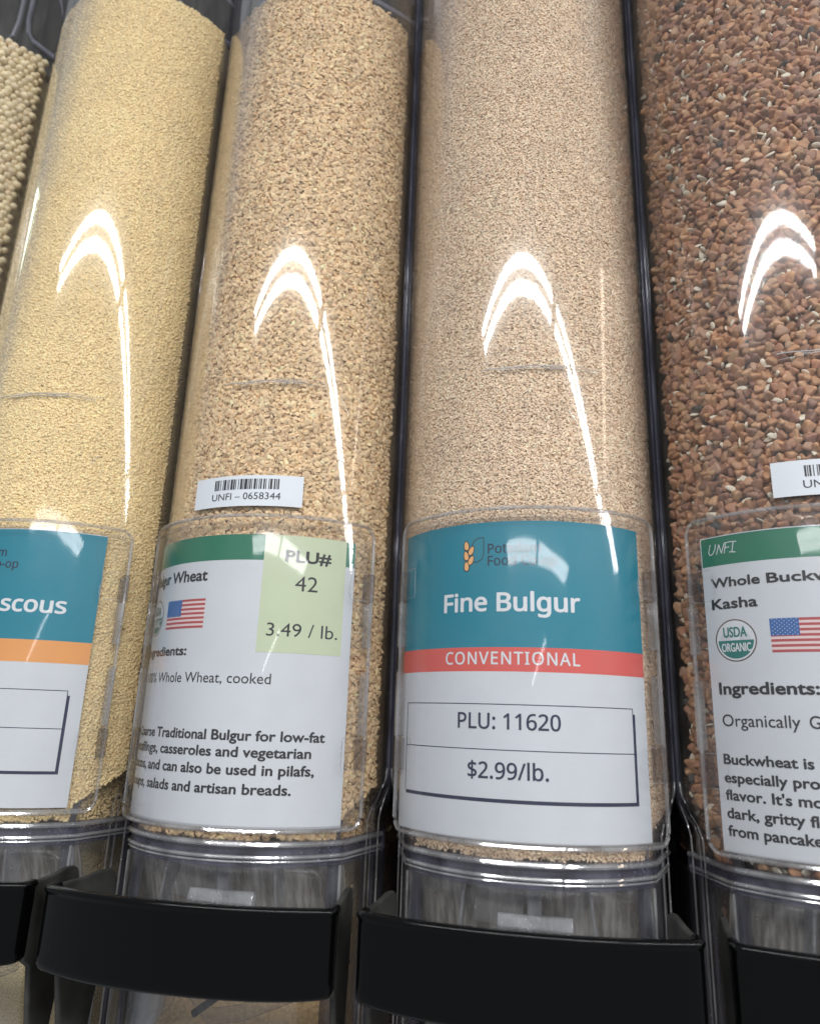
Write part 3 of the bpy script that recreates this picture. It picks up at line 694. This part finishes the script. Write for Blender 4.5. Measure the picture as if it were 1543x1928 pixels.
# buckwheat
r, of = sheet('product_label', 1, 'white paper label reading Whole Buckwheat Kasha under green bar', -54.8, 54, -125.9, -7.7, WHITE)
band('green_bar', r, of, -54.4, 53.6, -19.8, -8.1, GRN)
def strokes(name, ps, w, mat, root, off, R=RP+.00012):
    mb = MB()
    for pl in ps:
        for a, b in zip(pl[:-1], pl[1:]):
            d = Vector((b[0]-a[0], b[1]-a[1])).normalized(); nx, nz = -d.y*w, d.x*w; ex, ez = d.x*w*.6, d.y*w*.6
            mb.add([cyl(x/1000, y/1000, R) for x, y in ((a[0]+nx-ex, a[1]+nz-ez), (b[0]+nx+ex, b[1]+nz+ez), (b[0]-nx+ex, b[1]-nz+ez), (a[0]-nx-ex, a[1]-nz-ez))], [(0, 3, 2, 1)])
    mb.obj(name, mat, root, off, smooth=False)
strokes('handwriting', [[(-50.2, -10.9), (-51.1, -14.0), (-50.6, -15.2), (-49.4, -14.9), (-48.2, -13.0), (-47.8, -11.2)], [(-47.7, -15.2), (-46.4, -11.4), (-45.6, -15.0), (-44.0, -11.0)], [(-44.4, -15.2), (-43.5, -11.0), (-41.6, -10.9)], [(-43.9, -13.0), (-42.3, -12.9)], [(-41.6, -10.9), (-39.2, -11.1)], [(-40.4, -11.0), (-41.2, -15.0)], [(-42.2, -15.0), (-39.9, -15.3)]], .17, WINK, r, of)
text('product_name', 'Whole', -51.0, -32.0, -28.6, 3.6, INK, r, of, .20); text('product_name', 'Buckwheat', -29.3, 6.5, -28.6, 3.6, INK, r, of, .20); text('product_name', 'Kasha', -51.4, -33.6, -37.2, 3.9, INK, r, of, .20)
seal(r, of, -43.0, -49.7, 8.1); flag(r, of, -29.9, -4.5, -54.8, -42.3, -20.1, -48.7)
text('heading', 'Ingredients:', -51.2, -16.1, -69.8, 4.2, INK, r, of, .24); text('ingredient_text', 'Organically', -51.0, -23.2, -81.6, 4.3, INK, r, of, .03); text('ingredient_text', 'Grown Buckwheat', -20.3, 22, -81.6, 4.3, INK, r, of, .03)
for (t, a, b, z) in (('Buckwheat is unusually nutritious,', -51.8, 30, -95.2), ('especially protein rich, with a nutty', -52.0, 33, -101.7), ("flavor. It's most often made into", -52.1, 26, -107.8), ('dark, gritty flour used for dishes', -52.1, 27, -114.1), ('from pancakes to noodles.', -52.2, 10, -120.2)):
    text('description_text', t, a, b, z, 3.5, INK, r, of, .17)
# barcode stickers on the tubes
RS = RT+.0002
for (i, lab, s0, s1, z0, z1, b0, b1, num) in ((-1, 'small white barcode sticker above the green and white bulgur label', -28.0, 25.1, 4.7, 18.9, -16.4, 14.5, '0658344'), (1, 'small white barcode sticker on the buckwheat bin at right edge', -23.8, 29.0, 4.3, 18.6, -12.2, 18.7, '0658351')):
    root, off = sheet('barcode_sticker', i, lab, s0, s1, z0, z1, WHITE, 'sticker', RS, .00015, 'white barcode stickers')
    mb = MB(); x = b0; k = 0
    pat = [2,1,1,1,2,2,1,3,1,1,3,2,1,1,1,2,3,1,2,1,1,3,1,2,3,1,1,1,4,1,1,1,2,1,1,2,3,1,1,2,1,1,2,2,2,1,1,3,1,1,3,2,2,1,1,1,2]
    tot = sum(pat)
    for w in pat:
        ww = w*(b1-b0)/tot
        if k % 2 == 0: mb.plate(x/1000, (x+ww)/1000, .0124 if i < 0 else .0118, .0172 if i < 0 else .0163, RS+.00001, RS+.0001, 0, Rs=RS)
        x += ww; k += 1
    mb.obj('barcode', INK, root, off)
    text('number_text', 'UNFI \u2013 '+num, b0-.9, b1+1.0, 7.7 if i < 0 else 7.2, 3.1, INK, root, off, 0, RS+.0001)
